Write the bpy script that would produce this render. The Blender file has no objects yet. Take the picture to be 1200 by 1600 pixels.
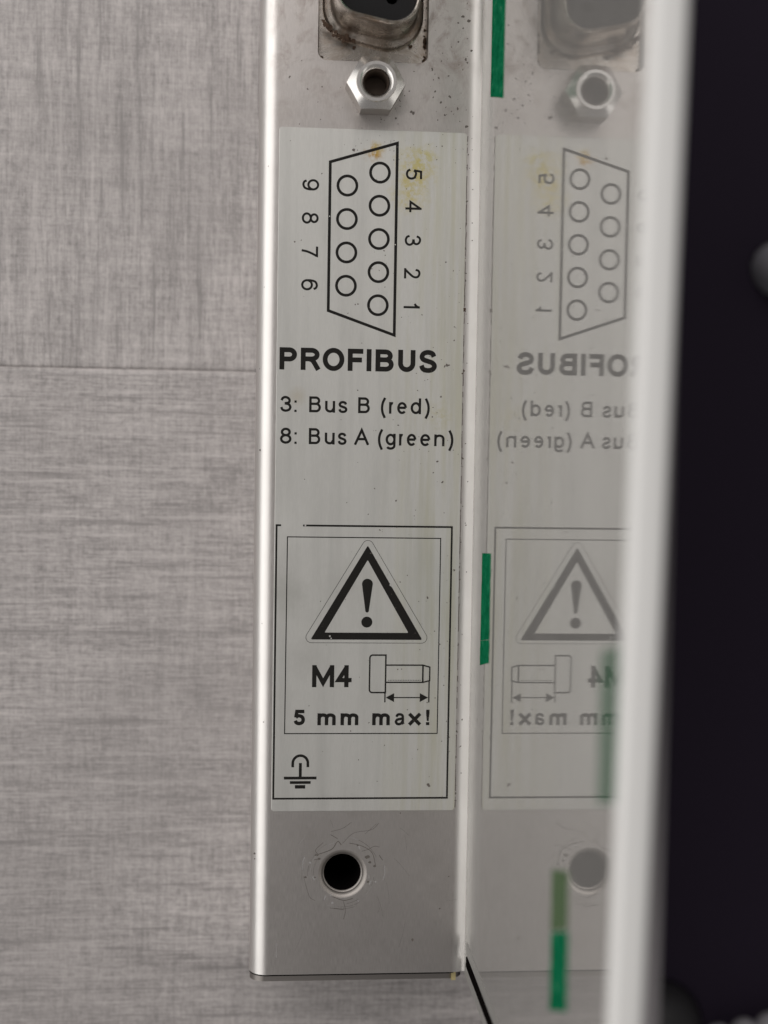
import bpy, bmesh, math, random
from mathutils import Matrix, Vector
from mathutils.geometry import delaunay_2d_cdt
rnd = random.Random(7)
scene = bpy.context.scene
C = scene.collection
S = 0.1                                   # lengths below are millimetres; one Blender unit is one centimetre
scene.unit_settings.system = 'METRIC'
scene.unit_settings.scale_length = 0.01

# ------------------------------------------------------------------ camera
cam = bpy.data.cameras.new('camera')
camo = bpy.data.objects.new('camera', cam)
C.objects.link(camo)
scene.camera = camo
cam.sensor_fit = 'VERTICAL'
cam.sensor_height = 24.0
cam.lens = 24.0 * 2150 / 1600
cam.clip_start = 0.05
cam.clip_end = 500
ax, ay, az = -0.05133335, -0.08365797, 0.01197783
camo.matrix_world = (Matrix.Translation((0, 0, 153.5 * S)) @ Matrix.Rotation(az, 4, 'Z')
                     @ Matrix.Rotation(ax, 4, 'X') @ Matrix.Rotation(ay, 4, 'Y'))
cam.dof.use_dof = True
cam.dof.focus_distance = 153.2 * S
cam.dof.aperture_fstop = cam.lens * 1e-3 / (3.0 * S)     # a 3.0 mm wide pupil
cam.dof.aperture_blades = 0

# ------------------------------------------------------------------ world and lamps
world = bpy.data.worlds.new('World')
scene.world = world
world.use_nodes = True
bg = world.node_tree.nodes['Background']
bg.inputs['Color'].default_value = (1.0, 0.965, 0.945, 1)
bg.inputs['Strength'].default_value = 0.20

def area(name, loc, target, sx, sy, power, col):
    l = bpy.data.lights.new(name, 'AREA')
    l.shape = 'RECTANGLE'
    l.size, l.size_y, l.energy, l.color = sx, sy, power, col
    o = bpy.data.objects.new(name, l)
    C.objects.link(o)
    o.location = loc
    o.rotation_euler = (Vector(target) - Vector(loc)).to_track_quat('-Z', 'Y').to_euler()
    return o
area('ceiling_lamp', (-8, 40, 44), (1, 0, 0), 50, 30, 11500, (1.0, 0.95, 0.93))
area('side_lamp', (-38, 6, 34), (0, 1, 1), 84, 62, 24500, (1.0, 0.985, 0.96))

scene.view_settings.view_transform = 'Standard'
scene.view_settings.look = 'None'
scene.view_settings.exposure = 0.0
scene.view_settings.gamma = 1.0

# ------------------------------------------------------------------ materials
def mat(name, base, rough=0.5, metal=0.0, **kw):
    m = bpy.data.materials.new(name)
    m.use_nodes = True
    b = m.node_tree.nodes['Principled BSDF']
    b.inputs['Base Color'].default_value = (*base, 1)
    b.inputs['Roughness'].default_value = rough
    b.inputs['Metallic'].default_value = metal
    for k, v in kw.items():
        b.inputs[k.replace('_', ' ')].default_value = v
    return m

class NT:
    """short-hand for building node trees"""
    def __init__(self, m):
        self.m, self.t = m, m.node_tree
        self.b = self.t.nodes['Principled BSDF']
        self.co = self.t.nodes.new('ShaderNodeTexCoord').outputs['Object']
    def link(self, a, b): self.t.links.new(a, b)
    def mapping(self, scale=(1, 1, 1), rot=(0, 0, 0), loc=(0, 0, 0)):
        n = self.t.nodes.new('ShaderNodeMapping')
        n.inputs['Scale'].default_value = scale
        n.inputs['Rotation'].default_value = rot
        n.inputs['Location'].default_value = loc
        self.link(self.co, n.inputs['Vector'])
        return n.outputs['Vector']
    def noise(self, vec, scale, detail=3, rough=0.55, dist=0.0):
        n = self.t.nodes.new('ShaderNodeTexNoise')
        n.inputs['Scale'].default_value = scale
        n.inputs['Detail'].default_value = detail
        n.inputs['Roughness'].default_value = rough
        n.inputs['Distortion'].default_value = dist
        self.link(vec, n.inputs['Vector'])
        return n.outputs['Fac']
    def remap(self, v, a, b, c=0.0, d=1.0):
        n = self.t.nodes.new('ShaderNodeMapRange')
        for i, x in zip(('From Min', 'From Max', 'To Min', 'To Max'), (a, b, c, d)):
            n.inputs[i].default_value = x
        self.link(v, n.inputs['Value'])
        return n.outputs['Result']
    def math(self, op, a, b):
        n = self.t.nodes.new('ShaderNodeMath')
        n.operation = op
        for i, x in enumerate((a, b)):
            if isinstance(x, (int, float)): n.inputs[i].default_value = x
            else: self.link(x, n.inputs[i])
        return n.outputs[0]
    def mix(self, fac, a, b):
        n = self.t.nodes.new('ShaderNodeMix')
        n.data_type = 'RGBA'
        if isinstance(fac, (int, float)): n.inputs[0].default_value = fac
        else: self.link(fac, n.inputs[0])
        for i, x in ((6, a), (7, b)):
            if isinstance(x, tuple): n.inputs[i].default_value = (*x, 1)
            else: self.link(x, n.inputs[i])
        return n.outputs[2]
    def spot(self, x, y, r, soft, wob):
        """1 inside a wobbly spot round (x, y) in millimetres, 0 outside"""
        n = self.t.nodes.new('ShaderNodeVectorMath')
        n.operation = 'DISTANCE'
        self.link(self.mapping((1, 1, 0)), n.inputs[0])
        n.inputs[1].default_value = (x * S, y * S, 0)
        d = self.math('ADD', n.outputs['Value'], self.math('MULTIPLY', self.math('SUBTRACT', wob, 0.5), r * S * 2.6))
        return self.remap(d, r * S * (1 + soft), r * S * (1 - soft))
    def bump(self, h, strength, dist):
        n = self.t.nodes.new('ShaderNodeBump')
        n.inputs['Strength'].default_value = strength
        n.inputs['Distance'].default_value = dist
        self.link(h, n.inputs['Height'])
        self.link(n.outputs['Normal'], self.b.inputs['Normal'])
    def sep(self, k):
        n = self.t.nodes.new('ShaderNodeSeparateXYZ')
        self.link(self.co, n.inputs[0])
        return n.outputs[k]
    def sep_x(self): return self.sep('X')
    def sep_y(self): return self.sep('Y')
    def color(self, c): self.link(c, self.b.inputs['Base Color'])

def metal_mat():
    m = mat('brushed_aluminium', (0.62, 0.59, 0.575), 0.4, 1.0)
    n = NT(m)
    streak = n.noise(n.mapping((26, 1.6, 1)), 6, 4)
    grain = n.noise(n.mapping((9, 5, 1)), 14, 3)
    blotch = n.noise(n.mapping(), 1.3, 5, 0.6)
    # greasy dark handling marks, densest round the socket at the top end
    up = n.math('MULTIPLY', n.remap(n.sep_y(), 3.2, 4.6), 1.0)
    smear = n.math('MULTIPLY', n.remap(n.noise(n.mapping((1.4, 1, 1)), 2.3, 6, 0.70, 0.5), 0.48, 0.68), up)
    c = n.mix(n.remap(streak, 0.3, 0.7), (0.425, 0.398, 0.382), (0.495, 0.466, 0.447))
    c = n.mix(n.math('MULTIPLY', n.remap(blotch, 0.5, 0.75), 0.4), c, (0.35, 0.32, 0.30))
    c = n.mix(n.math('MULTIPLY', smear, 0.9), c, (0.205, 0.165, 0.145))
    # the two long bends get lighter colour to paint in their highlight streaks
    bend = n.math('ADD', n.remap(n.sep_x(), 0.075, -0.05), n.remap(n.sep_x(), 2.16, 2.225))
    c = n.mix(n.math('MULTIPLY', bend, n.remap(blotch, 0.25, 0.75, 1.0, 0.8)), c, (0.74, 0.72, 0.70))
    n.color(c)
    r = n.math('ADD', n.remap(streak, 0.3, 0.7, 0.36, 0.43), n.math('MULTIPLY', smear, 0.12))
    n.link(r, n.b.inputs['Roughness'])
    n.bump(n.math('ADD', n.math('MULTIPLY', streak, 0.4), grain), 0.10, 0.004)
    return m
M = {}
M['metal'] = metal_mat()

def label_mat():
    m = mat('label_film', (0.55, 0.54, 0.51), 0.46, 0.62)
    n = NT(m)
    n.b.inputs['Specular IOR Level'].default_value = 0.6
    run = n.noise(n.mapping((5.5, 0.22, 1)), 1.6, 4, 0.6)
    fine = n.noise(n.mapping((30, 2.0, 1)), 5, 3)
    wob = n.noise(n.mapping(), 7, 5, 0.7)
    flake = n.remap(n.noise(n.mapping((1, 1, 1), (0, 0, 1)), 13, 5, 0.75), 0.40, 0.58)
    c = n.mix(n.remap(fine, 0.3, 0.7), (0.485, 0.478, 0.456), (0.525, 0.518, 0.495))
    right = n.remap(n.sep_x(), 1.2, 1.75)
    c = n.mix(n.math('MULTIPLY', n.math('MULTIPLY', n.remap(run, 0.42, 0.62), right), 0.5), c, (0.40, 0.385, 0.27))
    band = n.noise(n.mapping((3.2, 0.16, 1), (0, 0, 0), (5, 0, 0)), 1.5, 5, 0.65)
    c = n.mix(n.math('MULTIPLY', n.remap(band, 0.45, 0.68), 0.45), c, (0.385, 0.38, 0.362))
    cloud = n.noise(n.mapping((1, 0.6, 1)), 2.2, 5, 0.6)
    c = n.mix(n.math('MULTIPLY', n.remap(cloud, 0.52, 0.72), 0.25), c, (0.40, 0.39, 0.37))
    for x, y, r, col, a in ((15.9, 30.4, 1.5, (0.44, 0.36, 0.07), 0.8), (15.3, 27.6, 1.3, (0.44, 0.36, 0.08), 0.75),
                            (11.2, 32.0, 0.75, (0.36, 0.20, 0.02), 1.0), (11.6, 32.6, 0.5, (0.40, 0.30, 0.05), 0.8), (16.9, 31.6, 0.9, (0.42, 0.37, 0.10), 0.7), (19.0, 3.0, 1.0, (0.40, 0.36, 0.16), 0.5),
                            (2.0, -9.4, 1.9, (0.66, 0.65, 0.62), 0.2), (3.0, 5.0, 0.7, (0.36, 0.30, 0.2), 0.35),
                            (2.2, -17.0, 1.6, (0.34, 0.335, 0.31), 0.5), (9.0, -15.9, 1.8, (0.36, 0.35, 0.33), 0.35),
                            (4.5, -24.4, 1.5, (0.38, 0.37, 0.35), 0.4)):
        f = n.spot(x, y, r, 0.9, wob)
        if col[0] > 2 * col[2]: f = n.math('MULTIPLY', f, flake)          # dried drops: broken into flakes
        c = n.mix(n.math('MULTIPLY', f, a), c, col)
    n.color(c)
    n.bump(fine, 0.06, 0.003)
    return m
M['label'] = label_mat()

def ink_mat():
    m = mat('black_print', (0.01, 0.009, 0.008), 0.6, Specular_IOR_Level=0.15)
    n = NT(m)
    w = n.noise(n.mapping(), 60, 4, 0.7)
    n.color(n.mix(n.remap(w, 0.62, 0.82), (0.009, 0.008, 0.007), (0.06, 0.058, 0.052)))
    return m
M['ink'] = ink_mat()

def plate_mat():
    m = bpy.data.materials.new('polished_plate')
    m.use_nodes = True
    n = NT(m)
    b = n.b
    b.inputs['Base Color'].default_value = (0.30, 0.292, 0.28, 1)
    b.inputs['Roughness'].default_value = 0.45
    g = n.t.nodes.new('ShaderNodeBsdfGlossy')
    g.inputs['Color'].default_value = (0.93, 0.925, 0.91, 1)
    blot = n.noise(n.mapping((1, 0.5, 1)), 1.6, 6, 0.65)
    n.link(n.remap(blot, 0.3, 0.7, 0.02, 0.045), g.inputs['Roughness'])
    mx = n.t.nodes.new('ShaderNodeMixShader')
    n.link(n.remap(blot, 0.3, 0.7, 0.46, 0.56), mx.inputs[0])
    n.link(b.outputs[0], mx.inputs[1])
    n.link(g.outputs[0], mx.inputs[2])
    n.link(mx.outputs[0], n.t.nodes['Material Output'].inputs['Surface'])
    return m
M['plate'] = plate_mat()

def board_mat(name, horizontal, tone, k_=1.0):
    m = mat(name, (0.34, 0.31, 0.30), 0.55)
    n = NT(m)
    ang = 0.012 if horizontal else 0.085
    k = (lambda a, b: (a * k_, b * k_, 1)) if horizontal else (lambda a, b: (b * k_, a * k_, 1))
    rot = (0, 0, ang)
    broad = n.noise(n.mapping(k(0.5, 2.4), rot), 1.3, 5, 0.6)
    line = n.noise(n.mapping(k(0.30, 7.0), rot, (3, 1, 0)), 1.7, 6, 0.66)
    hair = n.noise(n.mapping(k(2.4, 24.0), rot), 1.4, 4, 0.7)
    cross = n.noise(n.mapping(k(20.0, 1.8), rot), 1.4, 4, 0.68)
    bars = n.noise(n.mapping(k(6.0, 0.5), rot, (0, 4, 0)), 1.5, 4, 0.6)
    speck = n.noise(n.mapping((1, 1, 1), (0, 0, 0.5)), 15, 3, 0.75)
    wide = lambda f, w: n.math('MULTIPLY', n.math('SUBTRACT', f, 0.5), w)
    v = n.math('ADD', wide(hair, 1.25), wide(cross, 0.70))
    v = n.math('ADD', v, wide(speck, 0.95))
    v = n.math('ADD', v, wide(broad, 0.85))
    v = n.math('ADD', v, wide(bars, 0.5))
    c = n.mix(n.remap(v, -0.37, 0.37), tuple(0.60 * t for t in tone), tuple(1.38 * t for t in tone))
    dark = n.remap(line, 0.54, 0.66)
    light = n.remap(line, 0.46, 0.34)
    c = n.mix(n.math('MULTIPLY', dark, 0.68), c, tuple(0.50 * t for t in tone))
    c = n.mix(n.math('MULTIPLY', light, 0.45), c, tuple(1.6 * t for t in tone))
    n.color(c)
    shade_mottle = n.noise(n.mapping((1, 1, 1), (0, 0, 0.3), (9, 2, 0)), 0.32, 3, 0.5)  # broad mottling; also stands in for a soft shadow over the boards
    n.color(n.mix(n.remap(shade_mottle, 0.35, 0.65, 0.0, 0.35), c, tuple(0.62 * t for t in tone)))
    n.bump(v, 0.3, 0.008)
    return m
TONE = (0.376, 0.349, 0.341)
M['board_up'] = board_mat('laminate_lengthwise', False, TONE, 0.72)
M['board_low'] = board_mat('laminate_crosswise', True, tuple(t * 0.97 for t in TONE))
def green_mat():
    m = mat('green_marking', (0.003, 0.135, 0.055), 0.8, Specular_IOR_Level=0.0)
    n = NT(m)
    w = n.noise(n.mapping((1, 1, 0.6)), 9, 6, 0.72)
    c = n.mix(n.remap(w, 0.35, 0.65), (0.002, 0.085, 0.034), (0.010, 0.175, 0.080))
    n.color(n.mix(n.math('MULTIPLY', n.remap(w, 0.60, 0.72), 0.6), c, (0.16, 0.24, 0.18)))
    return m
M['green'] = green_mat()
M['chassis'] = mat('dark_chassis', (0.27, 0.25, 0.235), 0.42, 1.0)
M['black_fill'] = mat('gap_shade_and_seal', (0.005, 0.0042, 0.004), 0.8, Specular_IOR_Level=0.0)  # black for the edge seal and the shaded gap under the sheet
M['trim'] = mat('grey_edge_trim', (0.30, 0.295, 0.28), 0.45, 0.3)
M['rim'] = mat('pale_rim', (0.72, 0.715, 0.70), 0.5, 0.0)
M['plate_back'] = mat('plate_back', (0.16, 0.15, 0.155), 0.5)
M['insulator'] = mat('black_insulator', (0.010, 0.0098, 0.0105), 0.5, Specular_IOR_Level=0.12)
M['void'] = mat('bore_shade', (0.003, 0.0026, 0.0026), 0.9, Specular_IOR_Level=0.0)  # near-black colour paints the shade down inside the holes
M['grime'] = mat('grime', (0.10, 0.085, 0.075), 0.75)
M['rust'] = mat('rusty_grime', (0.045, 0.022, 0.010), 0.8)
M['scratch_dark'] = mat('dark_scratch', (0.16, 0.145, 0.13), 0.55, 0.8)
M['scratch_bright'] = mat('bright_scratch', (0.95, 0.94, 0.92), 0.22, 1.0)
M['yellow'] = mat('yellow_residue', (0.42, 0.35, 0.17), 0.6)
M['floor'] = mat('dark_floor', (0.0185, 0.0122, 0.025), 0.7, Specular_IOR_Level=0.2)
M['dome'] = mat('dark_grey_rubber', (0.020, 0.019, 0.021), 0.55)
M['dome_light'] = mat('grey_rubber', (0.34, 0.335, 0.37), 0.55)
M['bead'] = mat('pale_grey_plastic', (0.36, 0.35, 0.37), 0.5)

def tinned():
    m = mat('tinned_steel', (0.55, 0.51, 0.47), 0.3, 1.0)
    n = NT(m)
    w = n.noise(n.mapping(), 3.2, 6, 0.7, 0.5)
    f = n.noise(n.mapping(), 14, 4, 0.7)
    c = n.mix(n.remap(f, 0.35, 0.7), (0.60, 0.555, 0.51), (0.47, 0.425, 0.38))
    c = n.mix(n.math('MULTIPLY', n.remap(w, 0.46, 0.64), 0.8), c, (0.20, 0.14, 0.095))
    n.color(c)
    n.link(n.remap(w, 0.4, 0.7, 0.24, 0.44), n.b.inputs['Roughness'])
    n.bump(f, 0.2, 0.006)
    return m
M['tin'] = tinned()
M['nickel'] = mat('nickel_plate', (0.76, 0.735, 0.71), 0.24, 1.0)
M['hole_ring'] = mat('hole_edge_metal', (0.36, 0.335, 0.315), 0.55, 1.0)  # darker and rougher than the sheet around the hole
M['flank'] = mat('shaded_flat', (0.46, 0.43, 0.405), 0.45, 1.0)  # darker copy of the nickel, painting shade onto the hex flats
M['thread'] = mat('dark_thread', (0.075, 0.055, 0.042), 0.45, 0.7)  # dark brown metal all down the jack screw bore

def film(name, col, alpha):
    m = bpy.data.materials.new(name)
    m.use_nodes = True
    n = NT(m)
    n.b.inputs['Base Color'].default_value = (*col, 1)
    n.b.inputs['Roughness'].default_value = 0.8
    n.b.inputs['Specular IOR Level'].default_value = 0.0
    t = n.t.nodes.new('ShaderNodeBsdfTransparent')
    mx = n.t.nodes.new('ShaderNodeMixShader')
    mx.inputs[0].default_value = alpha
    n.link(t.outputs[0], mx.inputs[1])
    n.link(n.b.outputs[0], mx.inputs[2])
    n.link(mx.outputs[0], n.t.nodes['Material Output'].inputs['Surface'])
    return m
M['faint_green'] = film('faint_green_film', (0.03, 0.15, 0.07), 0.22)
M['olive_film'] = film('olive_green_film', (0.10, 0.18, 0.075), 0.42)

# ------------------------------------------------------------------ mesh helpers (all in millimetres)
def link(name, verts, faces, m, parent=None, smooth=False, kind=None):
    me = bpy.data.meshes.new(name)
    me.from_pydata([(x * S, y * S, z * S) for x, y, z in verts], [], faces)
    me.update()
    for mm in (m if isinstance(m, (list, tuple)) else (m,)):
        me.materials.append(mm)
    if smooth:
        me.polygons.foreach_set('use_smooth', [True] * len(me.polygons))
    o = bpy.data.objects.new(name, me)
    C.objects.link(o)
    if parent: o.parent = parent
    if kind: o['kind'] = kind
    return o
def fix_normals(o, angle=None):
    bm = bmesh.new()
    bm.from_mesh(o.data)
    bmesh.ops.recalc_face_normals(bm, faces=bm.faces)
    bm.to_mesh(o.data)
    bm.free()
    if angle is not None:
        o.data.polygons.foreach_set('use_smooth', [True] * len(o.data.polygons))
        o.data.set_sharp_from_angle(angle=angle)
    return o
def empty(name, loc, label, cat, group=None):
    o = bpy.data.objects.new(name, None)
    o.empty_display_size = 0.3
    C.objects.link(o)
    o.location = Vector(loc) * S
    o['label'], o['category'] = label, cat
    if group: o['group'] = group
    return o
class Mesh:
    def __init__(self): self.v, self.f = [], []
    def add(self, vs, fs):
        n = len(self.v)
        self.v += vs
        self.f += [tuple(i + n for i in f) for f in fs]
    def box(self, a, b):
        (x0, y0, z0), (x1, y1, z1) = a, b
        self.add([(x0, y0, z0), (x1, y0, z0), (x1, y1, z0), (x0, y1, z0), (x0, y0, z1), (x1, y0, z1), (x1, y1, z1), (x0, y1, z1)],
                 [(3, 2, 1, 0), (4, 5, 6, 7), (0, 1, 5, 4), (1, 2, 6, 5), (2, 3, 7, 6), (3, 0, 4, 7)])
    def prism_x(self, poly, x0, x1):
        """poly in (y, z), extruded along x"""
        n = len(poly)
        self.add([(x0, y, z) for y, z in poly] + [(x1, y, z) for y, z in poly],
                 [tuple(range(n)), tuple(range(2 * n - 1, n - 1, -1))] + [(i, i + n, (i + 1) % n + n, (i + 1) % n) for i in range(n)])
    def loft(self, rings, closed=True, cap0=False, cap1=False):
        n = len(rings[0])
        vs = [p for r in rings for p in r]
        fs = []
        for k in range(len(rings) - 1):
            for i in range(n if closed else n - 1):
                j = (i + 1) % n
                fs.append((k * n + i, k * n + j, (k + 1) * n + j, (k + 1) * n + i))
        if cap0: fs.append(tuple(range(n - 1, -1, -1)))
        if cap1: fs.append(tuple(range((len(rings) - 1) * n, len(rings) * n)))
        self.add(vs, fs)
def fill2d(outer, holes):
    """triangulated flat region with holes -> (points, faces)"""
    pts, loops = [], []
    for lp in [outer] + holes:
        b = len(pts)
        pts += lp
        loops.append(list(range(b, b + len(lp))))
    vs, es, fs, *_ = delaunay_2d_cdt([Vector(p) for p in pts], [(l[i], l[(i + 1) % len(l)]) for l in loops for i in range(len(l))], [], 0, 1e-5)
    return [tuple(v) for v in vs], fs
def circ(cx, cy, r, n=48, a0=0.0): return [(cx + r * math.cos(a0 + 2 * math.pi * i / n), cy + r * math.sin(a0 + 2 * math.pi * i / n)) for i in range(n)]
def roundpoly(pts, radii, n=10):
    """polygon with rounded corners, counter-clockwise"""
    out, N = [], len(pts)
    for i in range(N):
        p, a, b = Vector(pts[i]), Vector(pts[i - 1]), Vector(pts[(i + 1) % N])
        r = radii[i] if isinstance(radii, (list, tuple)) else radii
        u, w = (a - p).normalized(), (b - p).normalized()
        half = math.acos(max(-1, min(1, u.dot(w)))) / 2
        t = r / math.tan(half)
        c = p + (u + w).normalized() * (r / math.sin(half))
        s, e = p + u * t - c, p + w * t - c
        th0 = math.atan2(s.y, s.x)
        d = (math.atan2(e.y, e.x) - th0 + math.pi) % (2 * math.pi) - math.pi
        out += [(c.x + r * math.cos(th0 + d * k / n), c.y + r * math.sin(th0 + d * k / n)) for k in range(n + 1)]
    return out
def offset(loop, d):
    """grow (d > 0) a counter-clockwise loop"""
    N, out = len(loop), []
    for i in range(N):
        p, a, b = Vector(loop[i]), Vector(loop[i - 1]), Vector(loop[(i + 1) % N])
        e0, e1 = (p - a), (b - p)
        n0 = Vector((e0.y, -e0.x)).normalized() if e0.length > 1e-9 else Vector((0, 0))
        n1 = Vector((e1.y, -e1.x)).normalized() if e1.length > 1e-9 else Vector((0, 0))
        n = (n0 + n1)
        n = n.normalized() if n.length > 1e-9 else n0
        out.append((p.x + n.x * d, p.y + n.y * d))
    return out

# ------------------------------------------------------------------ setting: floor and table
fl = Mesh(); fl.box((-900, -900, -84), (900, 900, -80))
link('floor', fl.v, fl.f, M['floor'], kind='structure')
table = bpy.data.objects.new('table', None)
C.objects.link(table); table.location = (0, 0, -1.6)
table['kind'] = 'structure'
def board(x0, x1, y0, y1, m):
    poly = roundpoly([(x0, y0), (x1, y0), (x1, y1), (x0, y1)], 0.9, 4)
    b = Mesh()
    b.loft([[(x, y, -6) for x, y in poly], [(x, y, -0.30) for x, y in poly], [(x, y, -0.13) for x, y in offset(poly, -0.14)], [(x, y, -0.05) for x, y in offset(poly, -0.32)], [(x, y, 0) for x, y in offset(poly, -0.6)]], cap0=True, cap1=True)
    return fix_normals(link('board', b.v, b.f, m, table))
board(-420, 36, 8.505, 400, M['board_up'])
board(-420, 36, -400, 8.495, M['board_low'])

# ------------------------------------------------------------------ the device
dev = empty('metal_device', (0, 0, -16), 'narrow brushed metal device with printed pin diagram and upright reflective plate on the table', 'device')
def part(name, mesh, m, parent=dev, smooth=None, kind=None):
    vs = mesh.v
    o = link(name, vs, mesh.f, m, None, kind=kind)
    if smooth is not None: fix_normals(o, smooth)
    if parent is dev:
        o.parent = dev
        o.matrix_parent_inverse = Matrix.Translation((0, 0, 1.6))
    else:
        o.parent = parent
    return o

def weld(o, deg):
    bm = bmesh.new(); bm.from_mesh(o.data)
    bmesh.ops.remove_doubles(bm, verts=bm.verts, dist=1e-4)
    bmesh.ops.recalc_face_normals(bm, faces=bm.faces)
    if sum(f.normal.z * f.calc_area() for f in bm.faces) < 0: bmesh.ops.reverse_faces(bm, faces=bm.faces)
    bm.to_mesh(o.data); bm.free()
    o.data.polygons.foreach_set('use_smooth', [True] * len(o.data.polygons))
    o.data.set_sharp_from_angle(angle=math.radians(deg))
    return o
XL, XR, YB, YT, FR = -1.5, 23.146, -60.4, 92.0, 2.0
HX, HY = 8.94, -48.85                      # screw hole
cut = roundpoly([(4.87, 41.9), (17.05, 41.9), (17.05, 67), (4.87, 67)], 1.0, 6)
RR, RA = 3.0, math.radians(28)
outer = []
NB = 40
x0, x1 = XL + FR, XR - RR * math.sin(RA)
outer = [(x0, YB), (x1, YB), (x1, YT), (x0, YT)]
rim_h = circ(HX, HY, 2.78, 64)
pts, faces = fill2d(outer, [cut, rim_h])
def inside(p, loop):
    r = False
    for i in range(len(loop)):
        (xa, ya), (xb, yb) = loop[i - 1], loop[i]
        if (ya > p[1]) != (yb > p[1]) and p[0] < (xb - xa) * (p[1] - ya) / (yb - ya) + xa: r = not r
    return r
keep = []
for f in faces:
    cx, cy = sum(pts[i][0] for i in f) / len(f), sum(pts[i][1] for i in f) / len(f)
    if not inside((cx, cy), cut) and not inside((cx, cy), rim_h): keep.append(tuple(f))
pm = Mesh(); pm.add([(x, y, 0.0) for x, y in pts], keep)
NA = 14
def fillet(xc, r, sgn, y, sweep=math.pi / 2):
    return [(xc + sgn * r * math.sin(sweep * k / NA), y, -r + r * math.cos(sweep * k / NA)) for k in range(NA + 1)]
pm.loft([fillet(x0, FR, -1, YB) + [(XL, YB, -15.9)], fillet(x0, FR, -1, YT) + [(XL, YT, -15.9)]], closed=False)
pm.loft([fillet(x1, RR, 1, YB, RA) + [(XR, YB, -15.9)], fillet(x1, RR, 1, YT, RA) + [(XR, YT, -15.9)]], closed=False)
pm.loft([[(x, y, 0) for x, y in cut], [(x, y, -0.2) for x, y in offset(cut, -0.10)], [(x, y, -1.0) for x, y in offset(cut, -0.10)]])
# end lip of the bent sheet
lip = [p for p in reversed(fillet(x0, FR, -1, YB))] + fillet(x1, RR, 1, YB, RA)
pm.loft([lip, [(x, y + 0.12, z - 0.25) for x, y, z in lip], [(x, y + 0.12, z - 0.95) for x, y, z in lip]], closed=False)
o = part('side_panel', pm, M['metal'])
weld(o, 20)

# black layer standing in for the gap's shade; inner chassis below it
def tray(name, ztop, inset, yend, r, m):
    a, b = XL + inset, XR - inset
    prof = [(a, -15.95 if inset else -15.9)] + [(a + r - r * math.cos(math.pi / 2 * k / 8), ztop - r + r * math.sin(math.pi / 2 * k / 8)) for k in range(9)]
    prof += [(b - r + r * math.sin(math.pi / 2 * k / 8), ztop - r + r * math.cos(math.pi / 2 * k / 8)) for k in range(9)] + [(b, -15.95 if inset else -15.9)]
    # leave the socket well and the screw bore free: the body is a shell open at those places
    t = Mesh(); t.loft([[(x, yend, z) for x, z in prof], [(x, yend + 9.0, z) for x, z in prof]], closed=False)
    t.f.append(tuple(range(len(prof))))
    return part(name, t, m, smooth=math.radians(35))
tray('black_fill', -0.98, 0.02, -60.92, 1.9, M['black_fill'])
tray('chassis', -1.45, 0.05, -61.7, 1.7, M['chassis'])

# screw hole: pulled dimple running into a dark threaded bore
prof = [(2.78, 0.0), (2.72, -0.01), (2.62, -0.05), (2.50, -0.12), (2.38, -0.22), (2.29, -0.38), (2.24, -0.5), (2.26, -0.56), (2.13, -0.64), (2.10, -0.7)]
h = Mesh(); h.loft([[(x, y, z) for x, y in circ(HX, HY, r, 64)] for r, z in prof])
o_hole = part('screw_hole', h, M['hole_ring'], smooth=math.radians(50))
h = Mesh()
rings = []
for k in range(26):
    rings.append([(x, y, -0.7 - 0.35 * k) for x, y in circ(HX, HY, 2.10 if k % 2 == 0 else 1.96, 48)])
h.loft(rings, cap1=True)
part('bore', h, M['void'], o_hole)
# scuffed washer ring round the hole
# (flat, hair-thin marks laid on the sheet)
# ---- connector
fl = Mesh(); fl.box((3.4, 40.4, -2.2), (18.5, 68.4, -1.05))
conn = part('connector', fl, M['tin'])
long_x, short_x = 15.15, 6.75
cyc = 52.9
D = roundpoly([(short_x, cyc - 7.05), (long_x, cyc - 8.75), (long_x, cyc + 8.75), (short_x, cyc + 7.05)], 2.55, 10)
cxm = 11.0
sh = Mesh()
prof = [(1.42, -1.04), (1.36, -0.55), (1.12, -0.15), (0.78, 0.12), (0.50, 0.55), (0.40, 1.1), (0.36, 5.55), (0.30, 5.85), (0.16, 6.0), (0.04, 5.92), (0.0, 5.7), (0.0, 1.0)]
sh.loft([[(x, y, z) for x, y in offset(D, d)] for d, z in prof])
part('shell', sh, M['tin'], conn, smooth=math.radians(40))
ins_outer = offset(D, -0.06)
sock = [(12.55, cyc + (i - 2) * 2.76) for i in range(5)] + [(9.71, cyc + (i - 1.5) * 2.76) for i in range(4)]
hl = [circ(x, y, 0.62, 20) for x, y in sock]
pts, faces = fill2d(ins_outer, hl)
im = Mesh()
im.add([(x, y, 4.6) for x, y in pts], [tuple(f) for f in faces if not any(inside((sum(pts[i][0] for i in f) / len(f), sum(pts[i][1] for i in f) / len(f)), q) for q in hl)])
for q in hl: im.loft([[(x, y, 4.6) for x, y in q], [(x, y, 1.5) for x, y in q]])
weld(part('insulator', im, M['insulator'], conn), 30)
first = None
for x, y in sock:
    if first is None:
        t = Mesh(); t.loft([[(px, py, z) for px, py in circ(0, 0, r, 16)] for r, z in ((0.6, 1.6), (0.6, 3.4), (0.42, 3.6), (0.38, 3.4), (0.38, 2.0))], cap1=True)
        c = part('contact', t, M['void'], conn)
        first = c
    else:
        c = first.copy(); C.objects.link(c)
    c.location = (x * S, y * S, 0)

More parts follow.
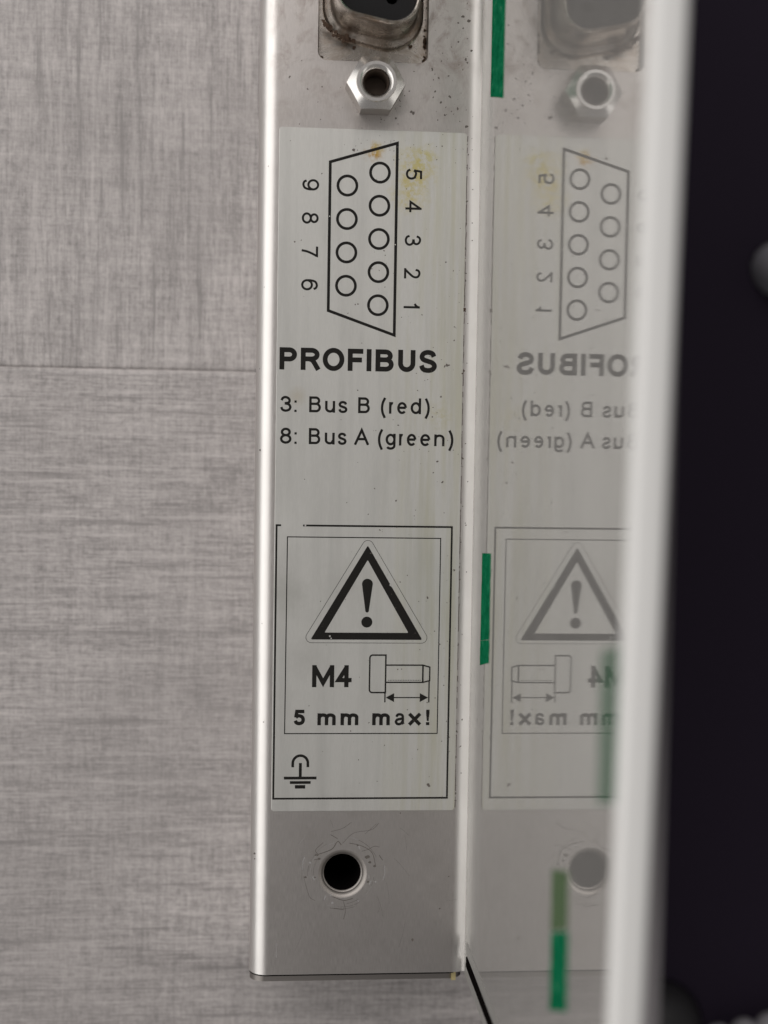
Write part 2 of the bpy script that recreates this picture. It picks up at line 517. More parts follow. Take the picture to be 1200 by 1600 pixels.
# ---- hex jack screw
KX, KY, KH, KA = 11.15, 38.92, 3.6, 2.78
def hexr(t):
    t = (t % (math.pi / 3)) - math.pi / 6
    return KA / math.cos(t)
NT_ = 72
ang = [2 * math.pi * i / NT_ for i in range(NT_)]
def ring(rf, z): return [(KX + rf(t) * math.cos(t), KY + rf(t) * math.sin(t), z(t) if callable(z) else z) for t in ang]
kx = Mesh()
kx.loft([ring(hexr, 0.02), ring(hexr, lambda t: KH - 0.25 - 0.75 * (hexr(t) - 2.2)), ring(lambda t: 2.2, KH - 0.2), ring(lambda t: 2.14, KH), ring(lambda t: 1.80, KH),
         ring(lambda t: 1.74, KH - 0.04), ring(lambda t: 1.46, KH - 0.32), ring(lambda t: 1.38, KH - 0.46), ring(lambda t: 1.36, KH - 0.62)])
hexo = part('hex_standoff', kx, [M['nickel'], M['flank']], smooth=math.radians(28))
for p in hexo.data.polygons:                               # darkened flats for their shade, plain nickel top
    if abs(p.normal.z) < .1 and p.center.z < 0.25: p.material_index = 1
bo = Mesh()
bo.loft([ring(lambda t, k=k: 1.36 if k % 2 == 0 else 1.22, KH - 0.62 - 0.2 * k) for k in range(14)], cap1=True)
part('bore', bo, M['thread'], hexo, smooth=math.radians(20))

# ---- printed label
lx0, lx1, ly0, ly1 = 0.77, 21.57, -41.62, 34.5
lb = Mesh()
lp = roundpoly([(lx0, ly0), (lx1, ly0), (lx1, ly1), (lx0, ly1)], 0.35, 4)
lb.loft([[(x, y, 0.004) for x, y in lp], [(x, y, 0.05) for x, y in lp], [(x, y, 0.07) for x, y in offset(lp, -0.04)]], cap1=True)
label = part('label_sticker', lb, M['label'])

class Ink:
    """flat print: strokes of constant width, laid a hair above the label"""
    def __init__(self): self.m = Mesh(); self.k = 0
    def z(self):
        self.k += 1
        return 0.078 + 0.0004 * (self.k % 12)
    def poly(self, pts):
        z = self.z()
        self.m.add([(x, y, z) for x, y in pts], [tuple(range(len(pts)))])
    def ringpoly(self, outer, inner):
        z = self.z()
        n = len(outer)
        self.m.loft([[(x, y, z) for x, y in outer], [(x, y, z) for x, y in inner]])
    def stroke(self, pts, w, closed=False, e0=0.0, e1=0.0):
        P = []
        for p in pts:
            if not P or (Vector(p) - P[-1]).length > 1e-4: P.append(Vector(p))
        if closed and (P[0] - P[-1]).length < 1e-4: P.pop()
        if not closed:
            if e0: P[0] = P[0] + (P[0] - P[1]).normalized() * e0
            if e1: P[-1] = P[-1] + (P[-1] - P[-2]).normalized() * e1
        z, n = self.z(), len(P)
        L, R = [], []
        for i, p in enumerate(P):
            a = P[i - 1] if (i > 0 or closed) else None
            b = P[(i + 1) % n] if (i < n - 1 or closed) else None
            d0 = (p - a).normalized() if a is not None else None
            d1 = (b - p).normalized() if b is not None else None
            if d0 is None: d0 = d1
            if d1 is None: d1 = d0
            n0, n1 = Vector((-d0.y, d0.x)), Vector((-d1.y, d1.x))
            nn = (n0 + n1)
            nn = nn.normalized() if nn.length > 1e-6 else n0
            k = min(3.0, 1.0 / max(0.2, nn.dot(n0)))
            L.append(p + nn * w / 2 * k); R.append(p - nn * w / 2 * k)
        vs = [(v.x, v.y, z) for v in L] + [(v.x, v.y, z) for v in R]
        fs = [(i, n + i, n + (i + 1) % n, (i + 1) % n) for i in range(n if closed else n - 1)]
        self.m.add(vs, fs)
    def part(self, name): return part(name, self.m, M['ink'], label)

def smooth(pts, n=7):
    P = [Vector(p) for p in pts]
    Q = [P[0] * 2 - P[1]] + P + [P[-1] * 2 - P[-2]]
    out = []
    for i in range(1, len(Q) - 2):
        a, b, c, d = Q[i - 1], Q[i], Q[i + 1], Q[i + 2]
        for k in range(n):
            t = k / n
            q = 0.5 * ((2 * b) + (c - a) * t + (2 * a - 5 * b + 4 * c - d) * t * t + (3 * b - a - 3 * c + d) * t ** 3)
            out.append((q.x, q.y))
    return out + [tuple(P[-1])]
def arc(cx, cy, rx, ry, d0, d1, n=18): return [(cx + rx * math.cos(math.radians(d0 + (d1 - d0) * k / n)), cy + ry * math.sin(math.radians(d0 + (d1 - d0) * k / n))) for k in range(n + 1)]
SS = [(0.95, .76), (0.83, .93), (0.5, 1), (0.18, .93), (0.05, .76), (0.16, .6), (0.5, .51), (0.86, .41), (1, .24), (0.85, .06), (0.5, 0), (0.15, .07), (0.01, .27)]
NINE = smooth([(1, .66), (0.985, .36), (0.82, .09), (0.45, 0), (0.16, .07), (0.05, .22)])
# every glyph: (kind, points, flags); e = ends run on to the edge of the letter box
G = {
 'P': [('l', [(0, 0), (0, 1)], 'ee'), ('l', [(0, 1)] + arc(.58, .735, .42, .265, 90, -90) + [(0, .47)], '')],
 'R': [('l', [(0, 0), (0, 1)], 'ee'), ('l', [(0, 1)] + arc(.56, .75, .38, .25, 90, -90) + [(0, .5)], ''), ('l', smooth([(.42, .5), (.6, .44), (.74, .3), (.95, 0)]), '.e')],
 'O': [('c', arc(.5, .5, .5, .5, 0, 360, 40)[:-1], '')],
 'F': [('l', [(0, 0), (0, 1)], 'ee'), ('l', [(0, 1), (1, 1)], '.e'), ('l', [(0, .5), (.88, .5)], '.e')],
 'I': [('l', [(.5, 0), (.5, 1)], 'ee')],
 'B': [('l', [(0, 0), (0, 1)], 'ee'), ('l', [(0, 1)] + arc(.57, .77, .35, .23, 90, -90) + [(0, .54)], ''), ('l', [(0, .54)] + arc(.6, .27, .4, .27, 90, -90) + [(0, 0)], '')],
 'U': [('l', [(0, 1)] + arc(.5, .36, .5, .36, 180, 360) + [(1, 1)], 'ee')],
 'S': [('l', smooth(SS), '')], 's': [('l', smooth(SS), '')],
 '3': [('l', smooth([(.03, .76), (.17, .93), (.46, 1), (.78, .92), (.91, .76), (.8, .6), (.38, .54)]), ''), ('l', smooth([(.38, .54), (.82, .47), (1, .27), (.85, .07), (.47, 0), (.14, .08), (0, .26)]), '')],
 '8': [('c', arc(.5, .77, .42, .23, 0, 360, 32)[:-1], ''), ('c', arc(.5, .27, .5, .27, 0, 360, 32)[:-1], '')],
 '9': [('c', arc(.5, .67, .5, .33, 0, 360, 32)[:-1], ''), ('l', NINE, '')],
 '6': [('c', arc(.5, .33, .5, .33, 0, 360, 32)[:-1], ''), ('l', [(1 - x, 1 - y) for x, y in NINE], '')],
 '7': [('l', [(0, 1), (1, 1)] + smooth([(1, .97), (.72, .66), (.48, .3), (.38, 0)])[1:], 'ee')],
 '5': [('l', [(.92, 1), (.2, 1), (.07, .5)], 'e.'), ('l', smooth([(.07, .5), (.27, .62), (.52, .64), (.87, .54), (1, .32), (.87, .09), (.5, 0), (.15, .07), (0, .24)]), '')],
 '4': [('l', [(.72, 0), (.72, 1)], 'ee'), ('l', [(.72, 1), (0, .28), (1, .28)], '.e')],
 '2': [('l', smooth([(.04, .73), (.16, .93), (.5, 1), (.86, .91), (.96, .73), (.84, .52), (.42, .24), (.02, 0)]), ''), ('l', [(0, 0), (1, 0)], 'ee')],
 '1': [('l', [(.8, 0), (.8, 1)], 'ee'), ('l', smooth([(.8, 1), (.5, .82), (.0, .7)]), '')],
 'u': [('l', [(0, 1)] + arc(.5, .34, .5, .34, 180, 300)+[(1, .34)], 'e.'), ('l', [(1, 0), (1, 1)], 'ee')],
 'n': [('l', [(0, 0), (0, 1)], 'ee'), ('l', [(0, .6)] + arc(.5, .66, .5, .34, 150, 0) + [(1, 0)], '.e')],
 'm': [('l', [(0, 0), (0, 1)], 'ee'), ('l', [(0, .62)] + arc(.25, .72, .25, .28, 140, 0) + [(.5, 0)], '.e'), ('l', [(.5, .62)] + arc(.75, .72, .25, .28, 140, 0) + [(1, 0)], '.e')],
 'r': [('l', [(0, 0), (0, 1)], 'ee'), ('l', smooth([(0, .55), (.18, .88), (.55, 1), (1, .96)]), '')],
 'e': [('l', [(0, .53), (1, .53)], ''), ('l', [(1, .53)] + arc(.5, .5, .5, .5, 8, 318, 30), '')],
 '(': [('l', smooth([(1, 1), (.3, .78), (0, .5), (.3, .22), (1, 0)]), 'ee')],
 ')': [('l', smooth([(0, 1), (.7, .78), (1, .5), (.7, .22), (0, 0)]), 'ee')],
 'd': [('l', [(1, 0), (1, 1)], 'ee'), ('c', arc(.5, .36, .5, .36, 0, 360, 32)[:-1], '')],
 'g': [('l', [(1, 1), (1, .26)] + arc(.5, .22, .5, .22, 0, -150)[1:], 'e.'), ('c', arc(.5, .66, .5, .34, 0, 360, 32)[:-1], '')],
 'A': [('l', [(0, 0), (.5, 1), (1, 0)], 'ee'), ('l', [(.17, .34), (.83, .34)], '')],
 'M': [('l', [(0, 0), (0, 1)], 'ee'), ('l', [(1, 0), (1, 1)], 'ee'), ('l', [(.02, 1), (.5, .13), (.98, 1)], '')],
 'a': [('l', smooth([(.06, .74), (.2, .94), (.5, 1), (.8, .92), (.9, .7), (.9, .3), (.93, .1), (1, 0)]), ''), ('l', smooth([(.9, .58), (.5, .52), (.14, .44), (0, .24), (.14, .05), (.42, 0), (.72, .1), (.9, .34)]), '')],
 'x': [('l', [(0, 0), (1, 1)], 'ee'), ('l', [(0, 1), (1, 0)], 'ee')],
}
def glyph(ink, ch, bx0, bx1, by0, by1, w, f=None):
    """draw ch in the box; f maps box millimetres to label millimetres"""
    f = f or (lambda p: p)
    if ch == ':':
        s = (bx1 - bx0) * 0.85
        xm = (bx0 + bx1) / 2
        for yy in (by0, by0 + (by1 - by0) * 0.725 - s):
            ink = Ink()
            ink.poly([f((xm - s / 2, yy)), f((xm + s / 2, yy)), f((xm + s / 2, yy + s)), f((xm - s / 2, yy + s))])
            ink.part('colon_dot')
        return
    if ch == '!':
        hh = by1 - by0; xm = (bx0 + bx1) / 2; w2 = (bx1 - bx0) / 2
        ink.poly([f((xm - w2 * .55, by0 + hh * .27)), f((xm + w2 * .55, by0 + hh * .27)), f((xm + w2, by0 + hh * .75)), f((xm + w2, by1)), f((xm - w2, by1)), f((xm - w2, by0 + hh * .75))])
        ink.poly([f((xm - w2, by0)), f((xm + w2, by0)), f((xm + w2, by0 + hh * .2)), f((xm - w2, by0 + hh * .2))])
        return
    ax0, ax1, ay0, ay1 = bx0 + w / 2, bx1 - w / 2, by0 + w / 2, by1 - w / 2
    for kind, pts, fl in G[ch]:
        q = [f((ax0 + u * (ax1 - ax0), ay0 + v * (ay1 - ay0))) for u, v in pts]
        ink.stroke(q, w, kind == 'c', w / 2 if fl[:1] == 'e' else 0, w / 2 if fl[1:2] == 'e' else 0)
def line(gl, base, cap, w, xh=0.735, desc=None):
    H = cap - base
    for ch, a, b in gl:
        ink = Ink()
        y0, y1 = base, cap
        if ch in 'usrenmaxo': y1 = base + H * xh
        if ch in 'us' : pass
        if ch in 'se' or ch == 'a': y0 -= H * 0.015; y1 += H * 0.015
        if ch == 'g': y0, y1 = base - H * 0.27, base + H * xh
        if ch in '()': y0, y1 = base - H * 0.28, cap + H * 0.0
        if ch in 'OS': y0 -= H * 0.02; y1 += H * 0.02
        glyph(ink, ch, a, b, y0, y1, w * (0.74 if ch == 'a' and w > .3 else 1))
        if ink.m.v: ink.part('digit' if ch.isdigit() else 'letter' if ch.isalpha() else 'punctuation_mark')

ink = Ink()
line([('P', 1.09, 3.02), ('R', 3.44, 5.62), ('O', 5.87, 8.28), ('F', 8.66, 10.38), ('I', 10.78, 11.28), ('B', 11.75, 13.79), ('U', 14.28, 16.22), ('S', 16.61, 18.64)], 7.94, 10.40, 0.545)
ink = Ink()
line([('3', 1.21, 2.49), (':', 2.78, 3.08), ('B', 4.44, 5.75), ('u', 6.21, 7.33), ('s', 7.67, 8.7), ('B', 9.89, 11.2), ('(', 12.43, 12.97), ('r', 13.35, 13.92), ('e', 14.26, 15.36), ('d', 15.77, 16.95), (')', 17.39, 17.93)], 3.27, 5.04, 0.275)
ink = Ink()
line([('8', 1.25, 2.53), (':', 2.83, 3.13), ('B', 4.45, 5.73), ('u', 6.22, 7.33), ('s', 7.66, 8.66), ('A', 9.52, 11.15), ('(', 12.16, 12.7), ('g', 13.02, 14.15), ('r', 14.53, 15.07), ('e', 15.4, 16.48), ('e', 16.91, 18.06), ('n', 18.49, 19.66), (')', 20.12, 20.66)], -0.27, 1.52, 0.275)
ink = Ink()
line([('M', 5.18, 7.66), ('4', 7.90, 9.63)], -27.52, -25.02, 0.49)
line([('5', 3.15, 4.44), ('m', 5.84, 7.9), ('m', 8.44, 10.46), ('m', 12.02, 14.02), ('a', 14.57, 15.72), ('x', 16.16, 17.51), ('!', 18.13, 18.52)], -31.84, -30.07, 0.40, 0.77)

# pin diagram: trapezoid outline, nine circles, sideways digits
ink = Ink()
ink.stroke([(13.80, 33.13), (6.41, 30.85), (6.41, 14.55), (13.80, 12.0)], 0.32, True)
for x, y in [(11.92, 29.85), (11.92, 26.22), (11.92, 22.57), (11.92, 18.92), (11.92, 15.27), (8.335, 28.32), (8.335, 24.66), (8.335, 20.99), (8.335, 17.33)]:
    pin = Ink()
    pin.stroke(circ(x, y, 1.05, 44), 0.31, True)
    pin.part('pin_circle')
ink.part('pin_outline')
for ch, x, y, hh, ww in [('9', 4.29, 28.28, 1.86, 1.24), ('8', 4.28, 24.64, 1.86, 1.24), ('7', 4.29, 20.97, 1.82, 1.16), ('6', 4.30, 17.33, 1.86, 1.24),
                         ('5', 15.70, 29.80, 1.82, 1.22), ('4', 15.71, 26.24, 1.82, 1.26), ('3', 15.71, 22.52, 1.84, 1.22), ('2', 15.70, 18.87, 1.84, 1.14), ('1', 15.70, 15.28, 1.82, 0.72)]:
    ink = Ink()
    glyph(ink, ch, -ww / 2, ww / 2, -hh / 2, hh / 2, 0.245, lambda p, x=x, y=y: (x + p[1], y - p[0]))   # turned a quarter clockwise
    ink.part('digit')

# warning panel: two borders, triangle, screw sketch, earth sign
ink = Ink()
ink.stroke([(3.94, -9.34), (20.68, -9.34), (20.68, -40.17), (1.0, -40.17), (1.0, -9.34), (1.5, -9.34)], 0.21, False)
ink.part('border_line')
ink = Ink()
ink.stroke([(2.22, -10.63), (19.43, -10.63), (19.43, -32.78), (2.18, -32.78)], 0.115, True)
ink.part('border_line')
ink = Ink()
tri_o = roundpoly([(4.95, -22.13), (17.55, -22.13), (11.22, -11.50)], 0.10, 3)
tri_i = roundpoly([(6.51, -21.34), (15.95, -21.34), (11.23, -13.14)], 0.06, 3)
ink.ringpoly(tri_o, tri_i)
ink.stroke(roundpoly([(3.95, -22.50), (18.55, -22.50), (11.23, -10.35)], 0.62, 8), 0.05, True)
ink.poly(arc(11.24, -15.85, 0.61, 0.60, 180, 0) + arc(11.25, -18.86, 0.20, 0.2, 0, -180, 8))
ink.poly(circ(11.24, -20.14, 0.62, 28))
ink.part('warning_triangle')
ink = Ink()
ink.stroke([(13.46, -23.87)] + arc(11.98, -24.2, .33, .33, 90, 180, 6) + arc(11.98, -27.79, .33, .33, 180, 270, 6) + [(13.46, -28.12)], 0.175, True)
ink.stroke([(13.52, -25.0), (17.68, -25.0), (18.46, -25.22), (18.46, -26.76), (17.68, -26.96), (13.52, -26.96)], 0.16)
ink.stroke([(17.68, -25.05), (17.68, -26.9)], 0.19)
for k in range(20): ink.poly([(13.75 + .188 * k, -26.76), (13.86 + .188 * k, -26.76), (13.86 + .188 * k, -26.68), (13.75 + .188 * k, -26.68)])
ink.stroke([(13.42, -28.15), (13.42, -29.24)], 0.15)
ink.stroke([(18.41, -26.85), (18.41, -29.24)], 0.15)
ink.stroke([(14.3, -28.69), (17.5, -28.69)], 0.13)
ink.poly([(13.5, -28.69), (14.46, -29.20), (14.46, -28.18)])
ink.poly([(18.33, -28.69), (17.37, -28.18), (17.37, -29.20)])
ink.part('screw_sketch')
ink = Ink()
ink.stroke([(3.14, -36.6), (3.14, -36.15)] + arc(3.99, -36.15, .85, .87, 180, 0, 20) + [(4.84, -36.15), (4.84, -36.6)], 0.30)
ink.stroke([(4.0, -36.12), (4.0, -37.75)], 0.33)
ink.stroke([(2.16, -37.83), (5.83, -37.83)], 0.32)
ink.stroke([(2.84, -38.34), (5.18, -38.34)], 0.32)
ink.stroke([(3.41, -38.83), (4.57, -38.83)], 0.40)
ink.part('earth_sign')

fk = Mesh()
for x, y, r in ((14.05, -16.05, .16), (13.85, -15.95, .12), (7.1, -21.75, .10), (7.25, -22.0, .08), (4.2, -9.34, .1), (14.9, -13.5, .08), (13.75, 22.0, .07), (6.42, 24.9, .07), (3.3, 9.3, .05)):
    fk.add([(x + r * u * (1 + .3 * math.sin(7 * k)), y + r * w, 0.0845) for k, (u, w) in enumerate(circ(0, 0, 1, 9))], [tuple(range(9))])
part('worn_fleck', fk, M['label'], label, kind='stuff')

# ---- upright reflective plate
XW = 23.15
TH = 2.35
def zt(y): return 66.9 + y * 0.063     # upper edge of the plate
pw = Mesh()
y0, y1 = -60.5, 120.0
rc = 0.45
def edge(y):
    z = zt(y)
    return [(XW, y, -15.9), (XW, y, z)], [(XW + TH, y, z), (XW + TH, y, -15.9)]
a0, b0 = edge(y0); a1, b1 = edge(y1)
v = [a0[0], a0[1], b0[0], b0[1], a1[0], a1[1], b1[0], b1[1]]
pw.add(v, [(0, 4, 5, 1), (1, 5, 6, 2), (2, 6, 7, 3), (3, 7, 4, 0), (0, 1, 2, 3), (4, 7, 6, 5)])
plate = part('mirror_plate', pw, M['plate'])
rm = Mesh()
def rimring(y):
    z = zt(y)
    p = []
    cx, hw, r = XW + TH / 2, TH / 2 + 0.03, 0.55
    p += [(cx - hw, y, z - 0.35)]
    p += [(cx - hw + r - r * math.cos(math.pi / 2 * k / 6), y, z + 0.25 + r * math.sin(math.pi / 2 * k / 6)) for k in range(7)]
    p += [(cx + hw - r + r * math.sin(math.pi / 2 * k / 6), y, z + 0.25 + r * math.cos(math.pi / 2 * k / 6)) for k in range(7)]
    p += [(cx + hw, y, z - 0.35)]
    return p
rm.loft([rimring(y0 - 0.03), rimring(y1 + 0.03)], cap0=True, cap1=True)
part('rim', rm, M['rim'], plate, smooth=math.radians(40))
bk = Mesh(); bk.box((XW + TH + 0.01, y0, -15.9), (XW + TH + 0.95, y1, 65.0))
part('back_skin', bk, M['plate_back'], plate)
# grey trim and black seal along the lower end of the plate
def strip(name, ya, yb, za, zb, proud, m, wob=0.0, pieces=None):
    t = Mesh()
    for (p, q, r, s) in (pieces or [(ya, yb, za, zb)]):
        n = 14
        left = [(p + wob * rnd.uniform(-1, 1), r + (s - r) * k / n) for k in range(n + 1)]
        right = [(q + wob * rnd.uniform(-1, 1), r + (s - r) * k / n) for k in range(n + 1)]
        t.prism_x(left + right[::-1], XW - proud, XW - 0.004)
    return part(name, t, m, plate, smooth=math.radians(25))
strip('edge_trim', -60.5, -59.2, 0.3, 55, 0.10, M['trim'])
strip('edge_seal', -59.15, -58.0, 1.6, 55, 0.16, M['black_fill'], 0.05)
strip('edge_trim', -57.95, -56.6, 0.9, 55, 0.05, M['trim'])
def gstrip(y0, y1, z0, z1, m, sl0, sl1, ragged=0.12):
    t = Mesh(); n = 16
    sl = lambda k: sl0 + (sl1 - sl0) * k / n            # the cut ends run askew
    lo = [(y0 + (y1 - y0) * k / n - sl(k) / 2, z0 + rnd.uniform(-ragged, ragged)) for k in range(n + 1)]
    hi = [(y0 + (y1 - y0) * k / n + sl(k) / 2, z1 + rnd.uniform(-ragged, ragged)) for k in range(n + 1)]
    t.prism_x(lo + hi[::-1], XW - 0.05, XW - 0.003)
    return t
for y_a, y_b, z_a, z_b, s0, s1, mm, lab in (
        (35.95, 92, 6.3, 14.4, -2.1, 0, 'green', 'deep green strip running out at the top'),
        (-20.75, -11.5, 6.9, 12.4, 0.9, 0.4, 'green', 'short deep green strip beside the warning panel'),
        (-23.3, -20.78, 6.7, 12.5, 1.2, 0.9, 'green', 'small worn end piece of the short green strip'),
        (-44.3, -38.0, 46.2, 52.1, 2.4, 2.2, 'green', 'blurred green strip near the lower end'),
        (-37.95, -33.2, 46.0, 51.8, 2.2, 1.7, 'olive_film', 'washed-out upper end of the blurred green strip'),
        (-24.2, -13.6, 60.3, 65.4, 1.6, 1.2, 'faint_green', 'pale green film close to the rim')):
    g = part('green_strip', gstrip(y_a, y_b, z_a, z_b, M[mm], s0, s1), M[mm], plate, smooth=math.radians(25))
    g['label'] = lab

# ------------------------------------------------------------------ grime and scratches
def blob(mesh, x, y, r, z, sq=1.0):
    n = 9
    a = rnd.uniform(0, math.pi)
    mesh.add([(x + math.cos(a) * u - math.sin(a) * w, y + math.sin(a) * u + math.cos(a) * w, z) for u, w in
              [(r * sq * rnd.uniform(.6, 1.2) * math.cos(2 * math.pi * k / n), r * rnd.uniform(.6, 1.2) * math.sin(2 * math.pi * k / n)) for k in range(n)]],
             [tuple(range(n))])
gm = Mesh()
def zat(x, y): return 0.0795 if lx0 < x < lx1 and ly0 < y < ly1 else 0.006
known = [(8.94, 32.3, .20), (5.5, 29.5, .07), (2.0, 33.0, .08), (19.5, 8.72, .17), (19.75, 8.75, .17), (19.95, 8.78, .14), (16.5, 5.9, .08), (9.8, 5.8, .09), (19.2, 5.2, .10), (18.2, 3.0, .1),
         (14.4, 2.0, .10), (8.0, 2.5, .06), (18.9, -2.0, .12), (18.4, -3.3, .10), (19.5, -4.3, .12), (14.3, -6.5, .10), (4.0, -4.2, .07), (11.2, -8.0, .08),
         (21.0, -14.2, .13), (18.0, -17.3, .13), (19.5, -22.6, .12), (6.0, -17.8, .08), (9.6, -31.9 - .6, .09), (14.8, -25.5, .07), (18.45, -38.6, .2), (18.6, -38.85, .15),
         (17.0, -56.6, .15), (20.1, -53.0, .10), (21.0, -49.3, .08), (15.4, -42.2 + .3, .07), (15.2, 36.5, .25), (17.5, 41.3, .16), (21.5, 42.2, .14), (21.2, 42.6, .16),
         (21.5, 46.8, .22), (20.9, 47.2, .15), (20.4, 46.5, .1), (21.9, 43.5, .12), (3.0, 48.5, .16), (5.4, 39.0, .12), (3.8, 38.7, .11), (1.8, 39.9, .12), (13.6, 35.9, .12),
         (17.9, 38.9, .14), (19.5, 38.4, .18), (13.4, 31.3, .06), (12.4, 33.2, .06), (12.6, 20.8, .10), (12.5, 21.3, .08), (9.7, 15.3, .10), (9.4, 15.3, .08), (8.6, 14.3, .07),
         (19.4, 20.2, .10), (20.3, 19.3, .08), (21.6, 21.8, .18), (21.6, 26.0, .13), (18.8, 33.0, .09), (20.6, 13.0, .09), (20.5, 11.6, .10), (16.9, 14.3, .08), (3.3, 22.2, .07), (2.6, 22.0, .1)]
for x, y, r in ((-.95, -1.0, .10), (-1.05, -46.6, .13), (-1.0, -47.2, .08), (-.4, 30.2, .06), (-.7, 17.0, .05), (-.2, -31.5, .07), (-1.1, 8.0, .05), (-.5, -20.4, .05)):
    blob(gm, x, y, r, -2.0 + math.sqrt(4.0 - (x - .5) ** 2) + r * .9 + .02)   # nicks along the rounded left bend
for x, y, r in known:
    for k in range(2): blob(gm, x + rnd.gauss(0, r * .35), y + rnd.gauss(0, r * .35), r * rnd.uniform(.55, .9), zat(x, y) + 0.0006 * k, rnd.uniform(.8, 1.6))
for _ in range(170):                                       # finer dust, thickest to the right and the top
    x = 21.3 - abs(rnd.gauss(0, 6.0)); y = rnd.uniform(-40, 34)
    if x > 1: blob(gm, x, y, rnd.uniform(.02, .065), zat(x, y), rnd.uniform(.8, 2))
for _ in range(80):
    x = rnd.choice([rnd.uniform(17.2, 21.6), rnd.uniform(17.5, 21.6), rnd.uniform(0.6, 21.5)]); y = rnd.uniform(34.7, 49)
    if inside((x, y), cut) or math.hypot(x - KX, y - KY) < 3.0: continue
    blob(gm, x, y, min(.13, .025 + rnd.expovariate(30)), 0.006, rnd.uniform(.8, 2))
for _ in range(46):                                        # dirt caught along the right edge of the label
    y = rnd.uniform(-41.3, 34.3)
    blob(gm, 21.63 + rnd.gauss(0, .05), y, rnd.uniform(.03, .10), 0.012, rnd.uniform(1, 3))
for _ in range(26): blob(gm, 22.2 + rnd.gauss(0, .25), rnd.uniform(-40, 40), rnd.uniform(.03, .08), 0.0, 1.4)
for _ in range(30): blob(gm, 13 + rnd.gauss(0, 3), 33.2 + rnd.gauss(0, 2.0), rnd.uniform(.02, .06), zat(13, 30), 1.3) if True else None
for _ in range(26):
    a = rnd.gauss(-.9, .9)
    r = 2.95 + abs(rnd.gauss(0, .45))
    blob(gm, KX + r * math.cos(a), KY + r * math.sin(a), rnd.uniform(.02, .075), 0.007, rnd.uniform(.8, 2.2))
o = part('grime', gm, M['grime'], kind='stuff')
rg = Mesh()                                                # thin line of dirt at the right edge of the label
pts = [(21.64 + rnd.gauss(0, .018), -41.3 + 75.5 * k / 120) for k in range(121)]
for k in range(120):
    if rnd.random() < .72:
        w = rnd.uniform(.02, .05)
        (xa, ya), (xb, yb) = pts[k], pts[k + 1]
        rg.add([(xa - w, ya, .010), (xa + w, ya, .010), (xb + w, yb, .010), (xb - w, yb, .010)], [(0, 1, 2, 3)])
part('edge_dirt', rg, M['grime'], kind='stuff')
ru = Mesh()                                                # rusty dirt in the socket corner
for _ in range(44):
    t = rnd.random()
    x, y = 5.55 + 3.3 * t ** 1.3 + rnd.gauss(0, .12), 46.2 - 2.3 * t ** .7 + rnd.gauss(0, .12)
    blob(ru, x, y, rnd.uniform(.08, .26), -0.1 + 0.5 * rnd.random(), 1.3)
for _ in range(26): blob(ru, 16.85 + rnd.gauss(0, .10), 42.3 + abs(rnd.gauss(0, 3.2)), .03 + rnd.expovariate(16), -0.95, rnd.uniform(.5, 2.5))
for x, y in ((16.9, 42.3), (16.7, 42.5), (5.3, 42.4), (8.9, 43.6), (15.2, 44.0)): blob(ru, x, y, .2, -0.9, 1.2)
for x, y, r in ((21.64, 15.1, .16), (21.6, 14.9, .12), (21.7, 8.2, .12), (21.5, 7.9, .09)): blob(ru, x, y, r, .08)
part('rust_dirt', ru, M['rust'], kind='stuff')
yb = Mesh(); yb.box((21.75, -61.8, -1.6), (22.25, -60.75, -1.15))
part('glue_residue', yb, M['yellow'])

class Marks(Ink):
    def z(self):
        self.k += 1
        return 0.006 + 0.0003 * (self.k % 9)
sd, sb = Marks(), Marks()
def hx(x, y): return (HX + (x - 565) / 7.5 / 14.0, HY - (y - 640) / 7.5 / 14.0)
for pl_, w in (([(240, 410), (340, 380), (440, 335), (500, 250), (545, 290)], .09), ([(415, 165), (500, 215)], .06), ([(640, 270), (740, 290), (840, 330), (920, 400), (960, 560)], .07),
               ([(790, 370), (870, 345), (940, 310), (1000, 320)], .05), ([(560, 270), (690, 150), (900, 110), (990, 30)], .04), ([(450, 915), (580, 960), (690, 940)], .08),
               ([(580, 970), (605, 1080), (585, 1190)], .05), ([(420, 1050), (590, 1075)], .06), ([(420, 130), (560, 90), (660, 20)], .04), ([(1000, 420), (1040, 480)], .08),
               ([(270, 400), (240, 350), (330, 260)], .05), ([(830, 160), (870, 120), (960, 40)], .03), ([(100, 660), (170, 900), (240, 960)], .04), ([(220, 470), (300, 450)], .07)):
    sd.stroke(smooth([hx(*p) for p in pl_]), w)
for (x, y, r) in ((860, 440, .34), (890, 505, .26), (945, 550, .20), (255, 410, .28), (285, 455, .22), (870, 740, .2), (740, 300, .16), (235, 680, .15), (120, 675, .2)):
    q = hx(x, y); sd.poly([(q[0] + r * rnd.uniform(.5, 1) * math.cos(t), q[1] + r * .8 * rnd.uniform(.5, 1) * math.sin(t)) for t in [2 * math.pi * k / 9 for k in range(9)]])
for pl_, w in (([(112, 430), (90, 500), (86, 585)], .10), ([(1062, 540), (1070, 630), (1050, 715)], .07), ([(210, 670), (232, 710)], .14), ([(365, 900), (350, 950)], .11), ([(905, 725), (885, 775)], .12),
               ([(755, 305), (765, 345)], .12), ([(870, 660), (885, 700)], .08)):
    sb.stroke(smooth([hx(*p) for p in pl_]), w)
for (x, y, r) in ((178, 500, .13), (448, 990, .14), (755, 968, .08), (960, 740, .11), (428, 895, .1)):
    q = hx(x, y); sb.poly(circ(q[0], q[1], r, 10))
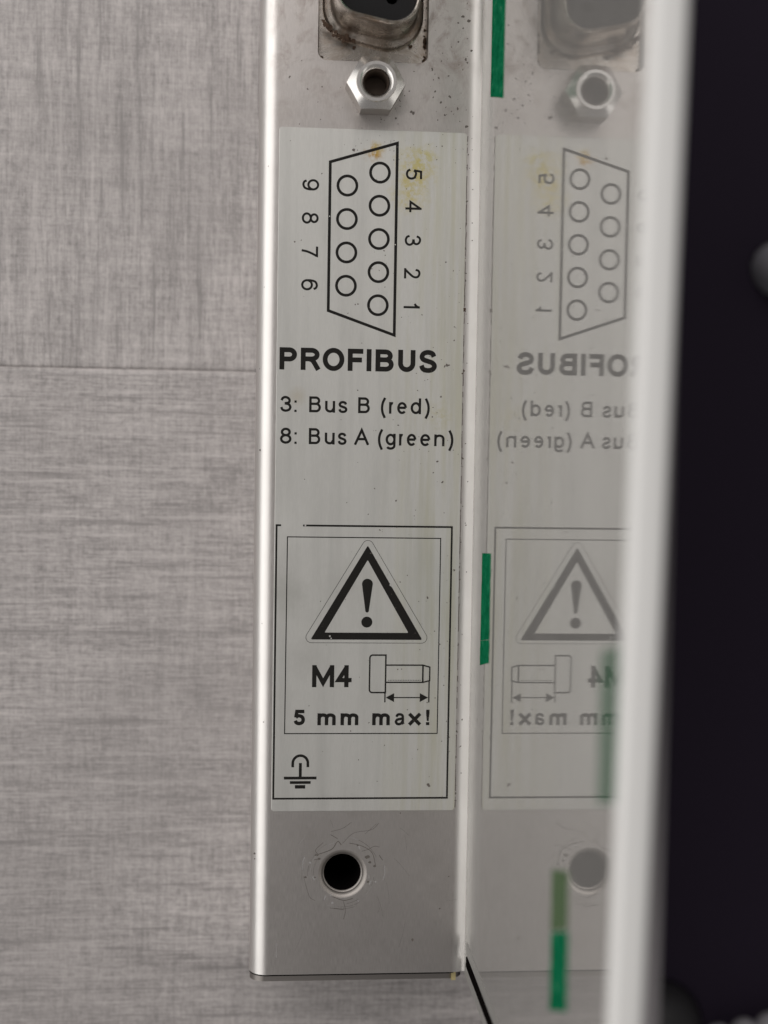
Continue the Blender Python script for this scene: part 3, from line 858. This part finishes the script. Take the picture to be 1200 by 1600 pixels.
for _ in range(13):                                        # loose hairline scuffs over the bare sheet
    x, y = rnd.uniform(1.5, 21), rnd.uniform(-59.5, -42.5)
    a, L = rnd.gauss(math.pi / 2, .5), rnd.uniform(.6, 3.2)
    p = [(x, y), (x + L * .5 * math.cos(a), y + L * .5 * math.sin(a)), (x + L * math.cos(a + .05), y + L * math.sin(a + .05))]
    (sd if rnd.random() < .8 else sb).stroke(smooth(p), rnd.uniform(.010, .022))
sb.stroke([(1.55, -58.4), (1.55, -56.7)], .07)
for _ in range(14):                                        # scraped circles left by screw heads
    r = rnd.uniform(3.3, 4.7); a = rnd.uniform(0, 360)
    (sd if rnd.random() < .6 else sb).stroke(arc(HX, HY, r, r, a, a + rnd.uniform(15, 60), 12), rnd.uniform(.015, .04))
part('scratches', sd.m, M['scratch_dark'], kind='stuff')
part('scratches', sb.m, M['scratch_bright'], kind='stuff')

# ------------------------------------------------------------------ blurred things on the dark floor at the right
def dome(name, x, y, z, rx, ry, rz, m, label, cat):
    t = Mesh(); n = 32
    rings = []
    for k in range(11):
        a = math.pi / 2 * k / 10.5
        rings.append([(rx * math.cos(a) * math.cos(2 * math.pi * i / n), ry * math.cos(a) * math.sin(2 * math.pi * i / n), rz * math.sin(a)) for i in range(n)])
    rings.insert(0, [(p[0] * 1.04, p[1] * 1.04, -0.0) for p in rings[0]])
    t.loft(rings, cap0=True, cap1=True)
    o = link(name, t.v, t.f, m, None)
    o.location = (x * S, y * S, z * S)
    fix_normals(o, math.radians(50))
    o['label'], o['category'] = label, cat
    return o
dome('rubber_knob', 69.5, -102.5, -80, 8.0, 8.6, 8, M['dome'], 'blurred dark grey rounded knob low in the dark beside the plate rim', 'knob')
dome('grey_pad', 88.2, 31.2, -80, 5.4, 4.9, 8, M['dome_light'], 'blurred grey rounded pad at the right edge of the dark background', 'pad')
hose = empty('ribbed_hose', (84.5, -101.5, -80), 'pale grey ribbed hose end in the dark lower right corner', 'hose')
t = Mesh(); n = 20
rings = []
for k in range(61):
    u = k / 60 * 6
    r = 1.2 + 1.5 * abs(math.sin(math.pi * u)) ** .7
    rings.append([(-7.6 + u * 4.6, r * math.cos(2 * math.pi * i / n), 5.2 + r * math.sin(2 * math.pi * i / n)) for i in range(n)])
t.loft(rings, cap0=True, cap1=True)
o = link('hose_wall', t.v, t.f, M['bead'], hose)
fix_normals(o, math.radians(60))
hose.rotation_euler = (0, 0, math.radians(12))
